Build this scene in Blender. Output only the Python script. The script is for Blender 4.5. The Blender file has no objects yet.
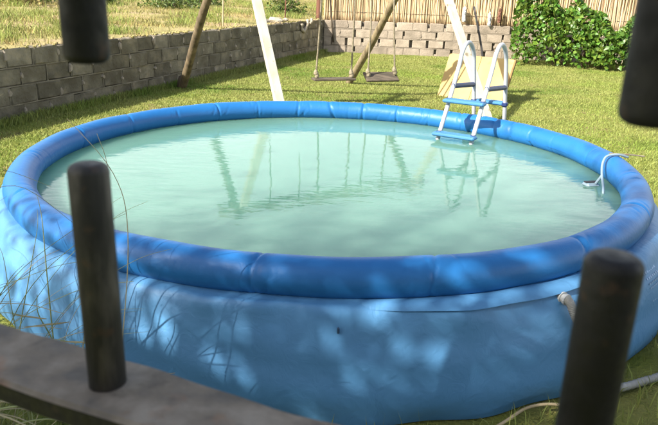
import bpy, math, random
import numpy as np
from mathutils import Vector, Matrix

SC = bpy.context.scene
COL = SC.collection
rnd = random.Random(7)
rng = np.random.default_rng(7)

# ------------------------------------------------------------------ camera
PITCH, ROLL, CAM_H = 0.3304, 0.03237, 1.505
cam_d = bpy.data.cameras.new('camera')
cam = bpy.data.objects.new('camera', cam_d)
COL.objects.link(cam)
fw = Vector((0, math.cos(PITCH), -math.sin(PITCH)))
rt0 = Vector((1, 0, 0))
up0 = rt0.cross(fw)
rt = rt0 * math.cos(ROLL) + up0 * math.sin(ROLL)
up = up0 * math.cos(ROLL) - rt0 * math.sin(ROLL)
M = Matrix((rt, up, -fw)).transposed().to_4x4()
M.translation = (0, 0, CAM_H)
cam.matrix_world = M
cam_d.sensor_width = 36
cam_d.lens = 36 * 651.6 / 658
cam_d.clip_start = 0.03
cam_d.clip_end = 600
cam_d.dof.use_dof = True
cam_d.dof.focus_distance = 5.0
cam_d.dof.aperture_fstop = 15
SC.camera = cam
SC.render.resolution_x, SC.render.resolution_y = 1024, 661

# ------------------------------------------------------------------ light
SUN = Vector((1.0, 0.8, -1.0)).normalized()          # direction the light travels
world = bpy.data.worlds.new('World')
SC.world = world
world.use_nodes = True
nt = world.node_tree
sky = nt.nodes.new('ShaderNodeTexSky')
sky.sky_type = 'NISHITA'
sky.sun_disc = False
sky.sun_elevation = math.asin(-SUN.z)
sky.sun_rotation = math.atan2(-SUN.x, -SUN.y)
sky.dust_density = 3.0
sky.air_density = 1.0
bg = nt.nodes['Background']
bg.inputs[1].default_value = 0.095
# thin high haze and cloud over the whole sky, whiter towards the horizon all the way round
wt = nt.nodes.new('ShaderNodeTexCoord')
sx = nt.nodes.new('ShaderNodeSeparateXYZ'); nt.links.new(wt.outputs['Generated'], sx.inputs[0])
wn = nt.nodes.new('ShaderNodeTexNoise'); wn.inputs['Scale'].default_value = 2.2; wn.inputs['Detail'].default_value = 5
nt.links.new(wt.outputs['Generated'], wn.inputs['Vector'])
w1 = nt.nodes.new('ShaderNodeMapRange'); w1.inputs[1].default_value = 0.15; w1.inputs[2].default_value = 0.55; w1.inputs[3].default_value = 0.92; w1.inputs[4].default_value = 0.03
nt.links.new(sx.outputs['Z'], w1.inputs[0])
w2 = nt.nodes.new('ShaderNodeMapRange'); w2.inputs[1].default_value = .35; w2.inputs[2].default_value = .65; w2.inputs[3].default_value = .6; w2.inputs[4].default_value = 1.0
nt.links.new(wn.outputs['Fac'], w2.inputs[0])
w3 = nt.nodes.new('ShaderNodeMath'); w3.operation = 'MULTIPLY'
nt.links.new(w1.outputs[0], w3.inputs[0]); nt.links.new(w2.outputs[0], w3.inputs[1])
wm = nt.nodes.new('ShaderNodeMixRGB'); wm.inputs[2].default_value = (12.0, 12.4, 12.3, 1)
nt.links.new(w3.outputs[0], wm.inputs[0]); nt.links.new(sky.outputs[0], wm.inputs[1])
nt.links.new(wm.outputs[0], bg.inputs[0])
sun_d = bpy.data.lights.new('sun', 'SUN')
sun_d.energy = 5.0
sun_d.angle = math.radians(0.5)
sun_d.color = (1.0, 0.94, 0.82)
sun = bpy.data.objects.new('sun', sun_d)
COL.objects.link(sun)
sun.rotation_euler = SUN.to_track_quat('-Z', 'Y').to_euler()
sun.location = (-8, -6, 9)
vs = SC.view_settings
vs.view_transform = 'Standard'
vs.look = 'None'
vs.exposure = 1.3
vs.gamma = 1
vs.use_curve_mapping = False

# ------------------------------------------------------------------ helpers
def mk(name, V, F, mat, parent=None, label=None, cat=None, group=None, kind=None, smooth=False):
    me = bpy.data.meshes.new(name)
    V = np.asarray(V, dtype=np.float64).reshape(-1, 3)
    if isinstance(F, np.ndarray):
        n, k = F.shape
        me.vertices.add(len(V)); me.vertices.foreach_set('co', V.ravel())
        me.loops.add(n * k); me.loops.foreach_set('vertex_index', F.ravel().astype(np.int32))
        me.polygons.add(n)
        me.polygons.foreach_set('loop_start', np.arange(0, n * k, k, dtype=np.int32))
        me.polygons.foreach_set('loop_total', np.full(n, k, dtype=np.int32))
        me.update(calc_edges=True)
    else:
        me.from_pydata([tuple(v) for v in V], [], [tuple(f) for f in F])
    me.validate()
    if smooth:
        me.polygons.foreach_set('use_smooth', np.ones(len(me.polygons), dtype=bool))
    if mat: me.materials.append(mat)
    return link(name, me, parent, label, cat, group, kind)

def link(name, me, parent=None, label=None, cat=None, group=None, kind=None, loc=None, rot=None, scale=None):
    o = bpy.data.objects.new(name, me)
    COL.objects.link(o)
    if loc is not None: o.location = loc
    if rot is not None: o.rotation_euler = rot
    if scale is not None: o.scale = scale
    if parent is not None:
        o.parent = parent
        o.matrix_parent_inverse = PINV[parent.name]
    tag(o, label, cat, group, kind)
    return o

def tag(o, label=None, cat=None, group=None, kind=None):
    if label: o['label'] = label
    if cat: o['category'] = cat
    if group: o['group'] = group
    if kind: o['kind'] = kind

class PI(dict):
    def __missing__(self, k): return Matrix.Identity(4)
PINV = PI()

def thing(name, label, cat, loc=(0, 0, 0), group=None, kind=None):
    o = bpy.data.objects.new(name, None)
    o.empty_display_size = 0.1
    COL.objects.link(o)
    o.location = loc
    PINV[o.name] = Matrix.Translation(-Vector(loc))
    tag(o, label, cat, group, kind)
    return o

def join(parts):
    V, F, n = [], [], 0
    for v, f in parts:
        v = np.asarray(v).reshape(-1, 3)
        V.append(v); F += [tuple(i + n for i in q) for q in f]; n += len(v)
    return np.concatenate(V), F

def smooth_path(P, n=6, closed=False):
    P = [np.array(p, float) for p in P]
    out = []
    for i in range(len(P) - 1):
        p0 = P[max(i - 1, 0)]; p1 = P[i]; p2 = P[i + 1]; p3 = P[min(i + 2, len(P) - 1)]
        for k in range(n):
            t = k / n
            out.append(0.5 * ((2 * p1) + (p2 - p0) * t + (2 * p0 - 5 * p1 + 4 * p2 - p3) * t * t + (3 * p1 - p0 - 3 * p2 + p3) * t ** 3))
    out.append(P[-1])
    return out

def tube(P, R, segs=8, cap=True, flat=1.0):
    P = [Vector(p) for p in P]
    n = len(P)
    if not hasattr(R, '__len__'): R = [R] * n
    V, F = [], []
    prev = None
    for i, p in enumerate(P):
        d = (P[min(i + 1, n - 1)] - P[max(i - 1, 0)]).normalized()
        if prev is None:
            a = Vector((0, 0, 1)) if abs(d.z) < 0.9 else Vector((1, 0, 0))
            s = d.cross(a).normalized()
        else:
            s = (prev - d * prev.dot(d)).normalized()
        prev = s
        t = d.cross(s)
        for k in range(segs):
            an = 2 * math.pi * k / segs
            V.append(p + (s * math.cos(an) + t * math.sin(an) * flat) * R[i])
    for i in range(n - 1):
        for k in range(segs):
            k2 = (k + 1) % segs
            F.append((i * segs + k, i * segs + k2, (i + 1) * segs + k2, (i + 1) * segs + k))
    if cap:
        F.append(tuple(reversed(range(segs))))
        F.append(tuple(range((n - 1) * segs, n * segs)))
    return np.array([tuple(v) for v in V]), F

def box(c, s, rotz=0, bevel=0.0, tilt=None):
    """bevelled box: centre, full size"""
    hx, hy, hz = s[0] / 2, s[1] / 2, s[2] / 2
    b = min(bevel, hx * .9, hy * .9, hz * .9)
    V, F = [], []
    if b <= 0:
        for x in (-hx, hx):
            for y in (-hy, hy):
                for z in (-hz, hz): V.append((x, y, z))
        F = [(0, 1, 3, 2), (4, 6, 7, 5), (0, 4, 5, 1), (2, 3, 7, 6), (0, 2, 6, 4), (1, 5, 7, 3)]
    else:
        idx = {}
        for sx in (-1, 1):
            for sy in (-1, 1):
                for sz in (-1, 1):
                    for ax in range(3):
                        p = [sx * (hx - b), sy * (hy - b), sz * (hz - b)]
                        p[ax] = (sx * hx, sy * hy, sz * hz)[ax]
                        idx[(sx, sy, sz, ax)] = len(V); V.append(tuple(p))
        for ax in range(3):
            o = [a for a in range(3) if a != ax]
            for s0 in (-1, 1):
                q = []
                for a, c2 in ((-1, -1), (1, -1), (1, 1), (-1, 1)):
                    k = [0, 0, 0]; k[ax] = s0; k[o[0]] = a; k[o[1]] = c2
                    q.append(idx[(k[0], k[1], k[2], ax)])
                flip = (s0 < 0) ^ (ax == 1)
                F.append(tuple(reversed(q)) if flip else tuple(q))
        for ax in range(3):           # edges along ax
            o = [a for a in range(3) if a != ax]
            for a in (-1, 1):
                for c2 in (-1, 1):
                    def g(s0, face):
                        k = [0, 0, 0]; k[ax] = s0; k[o[0]] = a; k[o[1]] = c2
                        return idx[(k[0], k[1], k[2], face)]
                    F.append((g(-1, o[0]), g(1, o[0]), g(1, o[1]), g(-1, o[1])))
        for sx in (-1, 1):
            for sy in (-1, 1):
                for sz in (-1, 1):
                    F.append(tuple(idx[(sx, sy, sz, a)] for a in range(3)))
    V = np.array(V)
    if tilt is not None: V = V @ np.array(tilt).T
    c_, s_ = math.cos(rotz), math.sin(rotz)
    V = V @ np.array([[c_, s_, 0], [-s_, c_, 0], [0, 0, 1]])
    return V + np.array(c), F

def fixn(o):
    import bmesh
    bm = bmesh.new(); bm.from_mesh(o.data)
    bmesh.ops.recalc_face_normals(bm, faces=bm.faces)
    bm.to_mesh(o.data); bm.free()
    return o

# ------------------------------------------------------------------ materials
def mat(name, c1, c2=None, scale=6.0, rough=0.8, spec=0.3, bump=0.0, bscale=None, detail=6, c3=None,
        island=0.0, transl=0.0, stretch=None, metallic=0.0, rough2=None, lo=0.35, hi=0.65, objrand=0.0):
    m = bpy.data.materials.new(name)
    m.use_nodes = True
    N, L = m.node_tree.nodes, m.node_tree.links
    b = N['Principled BSDF']
    b.inputs['Roughness'].default_value = rough
    b.inputs['Specular IOR Level'].default_value = spec
    b.inputs['Metallic'].default_value = metallic
    tc = N.new('ShaderNodeTexCoord')
    vec = tc.outputs['Object']
    if stretch:
        mp = N.new('ShaderNodeMapping'); mp.inputs['Scale'].default_value = stretch
        L.new(vec, mp.inputs[0]); vec = mp.outputs[0]
    if objrand:
        oi = N.new('ShaderNodeObjectInfo'); of = N.new('ShaderNodeVectorMath'); of.operation = 'MULTIPLY_ADD'
        of.inputs[1].default_value = (1, 1, 1)
        sc_ = N.new('ShaderNodeMath'); sc_.operation = 'MULTIPLY'; sc_.inputs[1].default_value = 37.0
        L.new(oi.outputs['Random'], sc_.inputs[0]); L.new(vec, of.inputs[0]); L.new(sc_.outputs[0], of.inputs[2]); vec = of.outputs[0]
    col = None
    if c2 is None: c2 = tuple(x * 0.75 for x in c1)
    nz = N.new('ShaderNodeTexNoise'); nz.inputs['Scale'].default_value = scale; nz.inputs['Detail'].default_value = detail
    L.new(vec, nz.inputs['Vector'])
    rp = N.new('ShaderNodeValToRGB')
    rp.color_ramp.elements[0].position = lo; rp.color_ramp.elements[0].color = (*c2, 1)
    rp.color_ramp.elements[1].position = hi; rp.color_ramp.elements[1].color = (*c1, 1)
    if c3:
        e = rp.color_ramp.elements.new((lo + hi) / 2); e.color = (*c3, 1)
    L.new(nz.outputs['Fac'], rp.inputs[0])
    col = rp.outputs[0]
    if island:
        ge = N.new('ShaderNodeNewGeometry')
        hs = N.new('ShaderNodeHueSaturation')
        mr = N.new('ShaderNodeMapRange'); mr.inputs[3].default_value = 1 - island; mr.inputs[4].default_value = 1 + island
        L.new(ge.outputs['Random Per Island'], mr.inputs[0])
        L.new(mr.outputs[0], hs.inputs['Value'])
        mr2 = N.new('ShaderNodeMapRange'); mr2.inputs[3].default_value = 0.5 - island * .06; mr2.inputs[4].default_value = 0.5 + island * .06
        mu = N.new('ShaderNodeMath'); mu.operation = 'FRACT'
        m7 = N.new('ShaderNodeMath'); m7.operation = 'MULTIPLY'; m7.inputs[1].default_value = 7.31
        L.new(ge.outputs['Random Per Island'], m7.inputs[0]); L.new(m7.outputs[0], mu.inputs[0]); L.new(mu.outputs[0], mr2.inputs[0])
        L.new(mr2.outputs[0], hs.inputs['Hue'])
        L.new(col, hs.inputs['Color']); col = hs.outputs[0]
    if objrand:
        hs2 = N.new('ShaderNodeHueSaturation'); mr3 = N.new('ShaderNodeMapRange'); mr3.inputs[3].default_value = 1 - objrand; mr3.inputs[4].default_value = 1 + objrand
        L.new(oi.outputs['Random'], mr3.inputs[0]); L.new(mr3.outputs[0], hs2.inputs['Value']); L.new(col, hs2.inputs['Color']); col = hs2.outputs[0]
    L.new(col, b.inputs['Base Color'])
    if rough2 is not None:
        n3 = N.new('ShaderNodeTexNoise'); n3.inputs['Scale'].default_value = scale * 2.3; n3.inputs['Detail'].default_value = 5
        L.new(vec, n3.inputs['Vector'])
        mr = N.new('ShaderNodeMapRange'); mr.inputs[3].default_value = rough; mr.inputs[4].default_value = rough2
        mr.inputs[1].default_value = .3; mr.inputs[2].default_value = .7
        L.new(n3.outputs['Fac'], mr.inputs[0]); L.new(mr.outputs[0], b.inputs['Roughness'])
    if bump:
        n2 = N.new('ShaderNodeTexNoise'); n2.inputs['Scale'].default_value = bscale or scale * 4; n2.inputs['Detail'].default_value = 8
        L.new(vec, n2.inputs['Vector'])
        bp = N.new('ShaderNodeBump'); bp.inputs['Strength'].default_value = 1.0; bp.inputs['Distance'].default_value = bump
        L.new(n2.outputs['Fac'], bp.inputs['Height']); L.new(bp.outputs[0], b.inputs['Normal'])
    if transl:
        tr = N.new('ShaderNodeBsdfTranslucent'); mx = N.new('ShaderNodeMixShader'); mx.inputs[0].default_value = transl
        L.new(col, tr.inputs[0]); L.new(b.outputs[0], mx.inputs[1]); L.new(tr.outputs[0], mx.inputs[2])
        L.new(mx.outputs[0], N['Material Output'].inputs[0])
    return m

MT = {}
MT['lawn'] = mat('lawn', (0.16, 0.19, 0.035), (0.11, 0.14, 0.025), 1.2, .95, .1, .02, 60, c3=(0.20, 0.20, 0.06))
MT['blade'] = mat('grass_blade', (0.21, 0.275, 0.052), (0.135, 0.215, 0.034), .45, .6, .25, island=.25, transl=.3, c3=(0.27, 0.29, 0.088))
MT['soil'] = mat('terrace_soil', (0.33, 0.255, 0.145), (0.14, 0.125, 0.05), 1.1, .95, .1, .03, 30, c3=(0.30, 0.26, 0.11))
MT['dry'] = mat('dry_grass', (0.36, 0.285, 0.125), (0.17, 0.18, 0.055), .8, .7, .2, island=.4, transl=.25, c3=(0.27, 0.24, 0.085))
MT['block'] = mat('concrete_block', (0.33, 0.275, 0.22), (0.22, 0.185, 0.145), 5, .95, .1, .01, 40, objrand=.18)
MT['mortar'] = mat('mortar', (0.33, 0.28, 0.225), (0.23, 0.195, 0.155), 7, .95, .1, .008, 40)
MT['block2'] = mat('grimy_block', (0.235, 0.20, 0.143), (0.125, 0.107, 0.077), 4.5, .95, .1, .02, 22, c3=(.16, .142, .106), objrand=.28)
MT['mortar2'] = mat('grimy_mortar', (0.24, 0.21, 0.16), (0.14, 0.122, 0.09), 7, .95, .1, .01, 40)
MT['core'] = mat('block_core', (0.16, 0.145, 0.12), (0.10, 0.09, 0.08), 5, .95, .1)
MT['reed'] = mat('reed_cane', (0.52, 0.40, 0.25), (0.40, 0.29, 0.17), 3, .7, .25, .002, 40, stretch=(6, 6, .6), objrand=.35)
MT['reedback'] = mat('reed_back', (0.46, 0.34, 0.19), (0.32, 0.22, 0.11), 3, .8, .2, island=.45, stretch=(6, 6, .6))
MT['hedge'] = mat('hedge_leaf', (0.115, 0.20, 0.028), (0.065, 0.14, 0.018), 2, .4, .45, island=.5, transl=.3)
MT['tree'] = mat('tree_leaf', (0.07, 0.12, 0.03), (0.045, 0.085, 0.02), 2, .5, .35, island=.4, transl=.25)
MT['shrub'] = mat('shrub_leaf', (0.10, 0.14, 0.03), (0.07, 0.10, 0.02), 2, .5, .35, island=.5, transl=.25)
MT['bark'] = mat('bark', (0.16, 0.12, 0.08), (0.08, 0.06, 0.04), 8, .9, .2, .01, 30, stretch=(1, 1, .25))
MT['log'] = mat('weathered_log', (0.27, 0.22, 0.13), (0.13, 0.10, 0.06), 5, .85, .2, .006, 25, stretch=(3, 3, .4))
MT['logmid'] = mat('brown_log', (0.17, 0.13, 0.08), (0.075, 0.058, 0.038), 5, .85, .2, .006, 25, stretch=(3, 3, .4))
MT['logdark'] = mat('dark_log', (0.10, 0.08, 0.055), (0.05, 0.04, 0.03), 5, .85, .2, .006, 25, stretch=(3, 3, .4))
MT['white'] = mat('white_paint', (0.46, 0.43, 0.36), (0.36, 0.33, 0.26), 4, .6, .3, .002, 30, stretch=(2, 2, .4))
MT['rope'] = mat('rope', (0.27, 0.235, 0.17), (0.17, 0.145, 0.10), 40, .9, .1, .003, 150)
MT['seat'] = mat('weathered_plank', (0.12, 0.095, 0.07), (0.06, 0.05, 0.037), 6, .8, .3, .003, 30, stretch=(.5, 4, 4))
MT['board'] = mat('yellow_board', (0.42, 0.30, 0.12), (0.34, 0.235, 0.09), 3, .6, .3, .001, 20)
MT['boardedge'] = mat('board_edge', (0.22, 0.15, 0.06), (0.14, 0.09, 0.04), 5, .8, .2)
MT['pole'] = mat('dark_pole', (0.035, 0.03, 0.03), (0.02, 0.02, 0.02), 5, .6, .4)
MT['skim'] = mat('pale_blue_plastic', (0.25, 0.33, 0.40), (0.19, 0.27, 0.34), 8, .45, .4)
MT['steel'] = mat('ladder_tube', (0.44, 0.46, 0.49), (0.35, 0.37, 0.41), 6, .35, .5)
MT['step'] = mat('blue_step', (0.05, 0.18, 0.36), (0.04, 0.15, 0.31), 5, .5, .4)
MT['brace'] = mat('navy_plastic', (0.012, 0.03, 0.12), (0.01, 0.022, 0.09), 6, .45, .4)
MT['plastic'] = mat('white_plastic', (0.45, 0.46, 0.46), (0.36, 0.37, 0.37), 8, .45, .4)
MT['hose'] = mat('grey_white_hose', (0.36, 0.36, 0.33), (0.27, 0.27, 0.25), 8, .55, .4)
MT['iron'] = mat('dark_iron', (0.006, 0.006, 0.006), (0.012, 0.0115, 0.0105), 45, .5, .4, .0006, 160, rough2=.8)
MT['ironw'] = mat('weathered_iron', (0.11, 0.100, 0.090), (0.018, 0.018, 0.018), 55, .55, .4, .0006, 140, rough2=.8, c3=(.038, .036, .034), stretch=(1, 1, .3))
MT['rail'] = mat('brown_grey_rail', (0.26, 0.225, 0.18), (0.12, 0.108, 0.092), 28, .65, .35, .0005, 180, c3=(.18, .15, .115), rough2=.9)
MT['stone'] = mat('pale_stone', (0.42, 0.36, 0.28), (0.28, 0.24, 0.18), 9, .95, .1, .01, 30)
MT['redwood'] = mat('red_brown_wood', (0.17, 0.075, 0.05), (0.10, 0.05, 0.035), 5, .85, .2, .004, 25, stretch=(3, 3, .4))
MT['stalk'] = mat('stalk', (0.34, 0.36, 0.17), (0.23, 0.27, 0.10), 3, .6, .3, transl=.2)
MT['stalkdry'] = mat('dry_stalk', (0.48, 0.43, 0.28), (0.36, 0.32, 0.19), 3, .7, .2, transl=.2)
MT['twig'] = mat('pale_twig', (0.40, 0.33, 0.21), (0.28, 0.22, 0.13), 9, .8, .2)
MT['cloth'] = mat('grey_plastic_bag', (0.60, 0.62, 0.64), (0.30, 0.31, 0.33), 18, .5, .4)

def rust(m, col, lo, hi, scale):
    N, L = m.node_tree.nodes, m.node_tree.links
    b = N['Principled BSDF']; src = b.inputs['Base Color'].links[0].from_socket
    tc = N.new('ShaderNodeTexCoord'); nz = N.new('ShaderNodeTexNoise'); nz.inputs['Scale'].default_value = scale; nz.inputs['Detail'].default_value = 7
    L.new(tc.outputs['Object'], nz.inputs['Vector'])
    mr = N.new('ShaderNodeMapRange'); mr.inputs[1].default_value = lo; mr.inputs[2].default_value = hi
    L.new(nz.outputs['Fac'], mr.inputs[0])
    mx = N.new('ShaderNodeMixRGB'); mx.inputs[2].default_value = (*col, 1)
    L.new(mr.outputs[0], mx.inputs[0]); L.new(src, mx.inputs[1]); L.new(mx.outputs[0], b.inputs['Base Color'])
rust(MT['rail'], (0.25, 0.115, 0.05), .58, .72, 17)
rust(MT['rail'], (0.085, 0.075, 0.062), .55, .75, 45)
rust(MT['ironw'], (0.085, 0.055, 0.038), .60, .74, 60)
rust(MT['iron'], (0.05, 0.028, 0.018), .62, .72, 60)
rust(MT['white'], (0.20, 0.165, 0.11), .60, .72, 9)
rust(MT['board'], (0.20, 0.14, 0.06), .60, .75, 5)
rust(MT['lawn'], (0.20, 0.15, 0.075), .60, .72, 1.6)

def vinyl(name, c1, c2, rough, bump, print_=False):
    m = mat(name, c1, c2, 1.5, rough, .35, detail=3)
    N, L = m.node_tree.nodes, m.node_tree.links
    b = N['Principled BSDF']
    tc = N.new('ShaderNodeTexCoord')
    n1 = N.new('ShaderNodeTexNoise'); n1.inputs['Scale'].default_value = 4; n1.inputs['Detail'].default_value = 3; n1.inputs['Distortion'].default_value = .6
    n2 = N.new('ShaderNodeTexNoise'); n2.inputs['Scale'].default_value = 17; n2.inputs['Detail'].default_value = 4; n2.inputs['Distortion'].default_value = 2.2
    L.new(tc.outputs['Object'], n1.inputs['Vector']); L.new(tc.outputs['Object'], n2.inputs['Vector'])
    ad = N.new('ShaderNodeMath'); ad.operation = 'MULTIPLY_ADD'; ad.inputs[1].default_value = .2
    L.new(n2.outputs['Fac'], ad.inputs[0]); L.new(n1.outputs['Fac'], ad.inputs[2])
    bp = N.new('ShaderNodeBump'); bp.inputs['Strength'].default_value = 1; bp.inputs['Distance'].default_value = bump
    L.new(ad.outputs[0], bp.inputs['Height']); L.new(bp.outputs[0], b.inputs['Normal'])
    return m
MT['ring'] = vinyl('ring_vinyl', (0.015, 0.132, 0.37), (0.013, 0.116, 0.335), .46, .006)
MT['wall'] = vinyl('wall_vinyl', (0.074, 0.215, 0.41), (0.062, 0.188, 0.37), .5, .010)
MT['liner'] = vinyl('liner_vinyl', (0.22, 0.50, 0.62), (0.18, 0.44, 0.56), .5, .01)

# murky water: milky body, clear glossy surface with small ripples
def water_mat():
    m = bpy.data.materials.new('milky_water'); m.use_nodes = True
    N, L = m.node_tree.nodes, m.node_tree.links
    b = N['Principled BSDF']
    b.inputs['Base Color'].default_value = (0.27, 0.47, 0.37, 1)
    b.inputs['Roughness'].default_value = 0.02
    b.inputs['IOR'].default_value = 1.34
    b.subsurface_method = 'BURLEY'
    b.inputs['Subsurface Weight'].default_value = 1.0
    b.inputs['Subsurface Radius'].default_value = (.35, .5, .45)
    b.inputs['Subsurface Scale'].default_value = 1.0
    tc = N.new('ShaderNodeTexCoord')
    nz = N.new('ShaderNodeTexNoise'); nz.inputs['Scale'].default_value = .9; nz.inputs['Detail'].default_value = 3
    L.new(tc.outputs['Object'], nz.inputs['Vector'])
    rp = N.new('ShaderNodeValToRGB')
    rp.color_ramp.elements[0].position = .35; rp.color_ramp.elements[0].color = (0.120, 0.26, 0.20, 1)
    rp.color_ramp.elements[1].position = .65; rp.color_ramp.elements[1].color = (0.140, 0.29, 0.225, 1)
    L.new(nz.outputs['Fac'], rp.inputs[0]); L.new(rp.outputs[0], b.inputs['Base Color'])
    mp = N.new('ShaderNodeMapping'); mp.inputs['Scale'].default_value = (7, 16, 1); mp.inputs['Rotation'].default_value = (0, 0, .15)
    L.new(tc.outputs['Object'], mp.inputs[0])
    n1 = N.new('ShaderNodeTexNoise'); n1.inputs['Scale'].default_value = 1.0; n1.inputs['Detail'].default_value = 2.5
    L.new(mp.outputs[0], n1.inputs['Vector'])
    ms = N.new('ShaderNodeTexNoise'); ms.inputs['Scale'].default_value = .8; ms.inputs['Detail'].default_value = 2
    L.new(tc.outputs['Object'], ms.inputs['Vector'])
    mr = N.new('ShaderNodeMapRange'); mr.inputs[1].default_value = .42; mr.inputs[2].default_value = .62; mr.inputs[3].default_value = .25; mr.inputs[4].default_value = 1.0
    L.new(ms.outputs['Fac'], mr.inputs[0])
    mu = N.new('ShaderNodeMath'); mu.operation = 'MULTIPLY'
    L.new(n1.outputs['Fac'], mu.inputs[0]); L.new(mr.outputs[0], mu.inputs[1])
    bp = N.new('ShaderNodeBump'); bp.inputs['Strength'].default_value = 1; bp.inputs['Distance'].default_value = .0026
    L.new(mu.outputs[0], bp.inputs['Height']); L.new(bp.outputs[0], b.inputs['Normal'])
    gl = N.new('ShaderNodeBsdfRefraction'); gl.inputs['IOR'].default_value = 1.34; gl.inputs['Color'].default_value = (.7, .95, .88, 1); gl.inputs['Roughness'].default_value = .02
    L.new(bp.outputs[0], gl.inputs['Normal'])
    mx = N.new('ShaderNodeMixShader'); mx.inputs[0].default_value = .16
    L.new(b.outputs[0], mx.inputs[1]); L.new(gl.outputs[0], mx.inputs[2])
    L.new(mx.outputs[0], N['Material Output'].inputs[0])
    return m
MT['water'] = water_mat()

# ------------------------------------------------------------------ setting: ground, terrace, walls
CX, CY = 0.0, 3.86                       # pool centre
W0 = np.array([-0.29, 16.8])             # inner corner of the two block walls
WD = np.array([0.319, 0.948])            # left wall runs along this direction
WN = np.array([-0.948, 0.319])           # out of the garden
BD = np.array([0.997, -0.075])           # back wall direction
BN = np.array([0.075, 0.997])

def hnoise(x, y, s=1.0):
    return (np.sin(x * 1.7 * s + 1.3) * np.cos(y * 1.3 * s + .4) + .5 * np.sin(x * 3.9 * s + y * 2.7 * s) + .3 * np.cos(x * 7.1 * s - y * 6.3 * s)) / 1.8

def grid(us, vs_, fn):
    U, Vv = np.meshgrid(us, vs_, indexing='ij')
    P = fn(U.ravel(), Vv.ravel())
    nu, nv = len(us), len(vs_)
    i = np.arange(nu - 1)[:, None] * nv + np.arange(nv - 1)[None]
    i = i.ravel()
    return P, np.stack([i, i + nv, i + nv + 1, i + 1], 1)

def lawn_z(x, y):
    return 0.012 * hnoise(x, y, 1.1)
xs = np.concatenate([[-150, -60, -25], np.arange(-8, 12.01, .25), [25, 60, 150]])
ys = np.concatenate([[-150, -60, -20], np.arange(-4, 18.01, .25), [25, 60, 200]])
P, F = grid(xs, ys, lambda u, v: np.stack([u, v, np.where(np.hypot(u - CX, v - CY) < 2.15, -0.004, lawn_z(u, v))], 1))
mk('ground', P, F, MT['lawn'], kind='structure', smooth=True)

def terr_h(s, d):
    return 0.77 + 0.030 * d + 0.05 * hnoise(s, d, .8) * np.clip(d, 0, 1) + 0.0009 * d * d
P, F = grid(np.concatenate([np.arange(-16, 20, .4), [25, 35, 60]]), np.concatenate([np.arange(.1, 14, .35), [17, 22, 30, 45, 80]]),
            lambda s, d: np.stack([W0[0] + WD[0] * s + WN[0] * d, W0[1] + WD[1] * s + WN[1] * d, terr_h(s, d)], 1))
F = F[:, ::-1]
mk('terrace', P, F, MT['soil'], kind='structure', smooth=True)
P, F = grid(np.array([-1.0, 4, 9, 14, 30, 60]), np.array([.12, 3, 8, 20, 50]),
            lambda s, d: np.stack([W0[0] + BD[0] * s + BN[0] * d, W0[1] + BD[1] * s + BN[1] * d, 0.70 + .01 * d], 1))
mk('back_field', P, F, MT['soil'], kind='structure')

# concrete block walls: every block a part
BL, BH, BT, JT = 0.39, 0.19, 0.14, 0.012
def block_mesh(name, seed, L_, m='block', j=.004):
    r = random.Random(seed)
    v, f = box((0, 0, 0), (L_, BT, BH), 0, .012)
    v = v + np.array([[r.uniform(-j, j) for _ in range(3)] for _ in v])
    me = bpy.data.meshes.new(name)
    me.from_pydata([tuple(q) for q in v], [], f); me.materials.append(MT[m])
    me.update(); return me
BM = [block_mesh('block', i, BL) for i in range(5)]
BMH = [block_mesh('half_block', 9 + i, BL / 2 - JT / 2) for i in range(2)]
BMS = [block_mesh('short_block', 50 + i, BL - (.035, .05, .06)[i]) for i in range(3)]
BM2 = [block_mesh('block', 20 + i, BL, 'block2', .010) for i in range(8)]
BMH2 = [block_mesh('half_block', 30 + i, BL / 2 - JT / 2, 'block2', .010) for i in range(2)]

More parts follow.
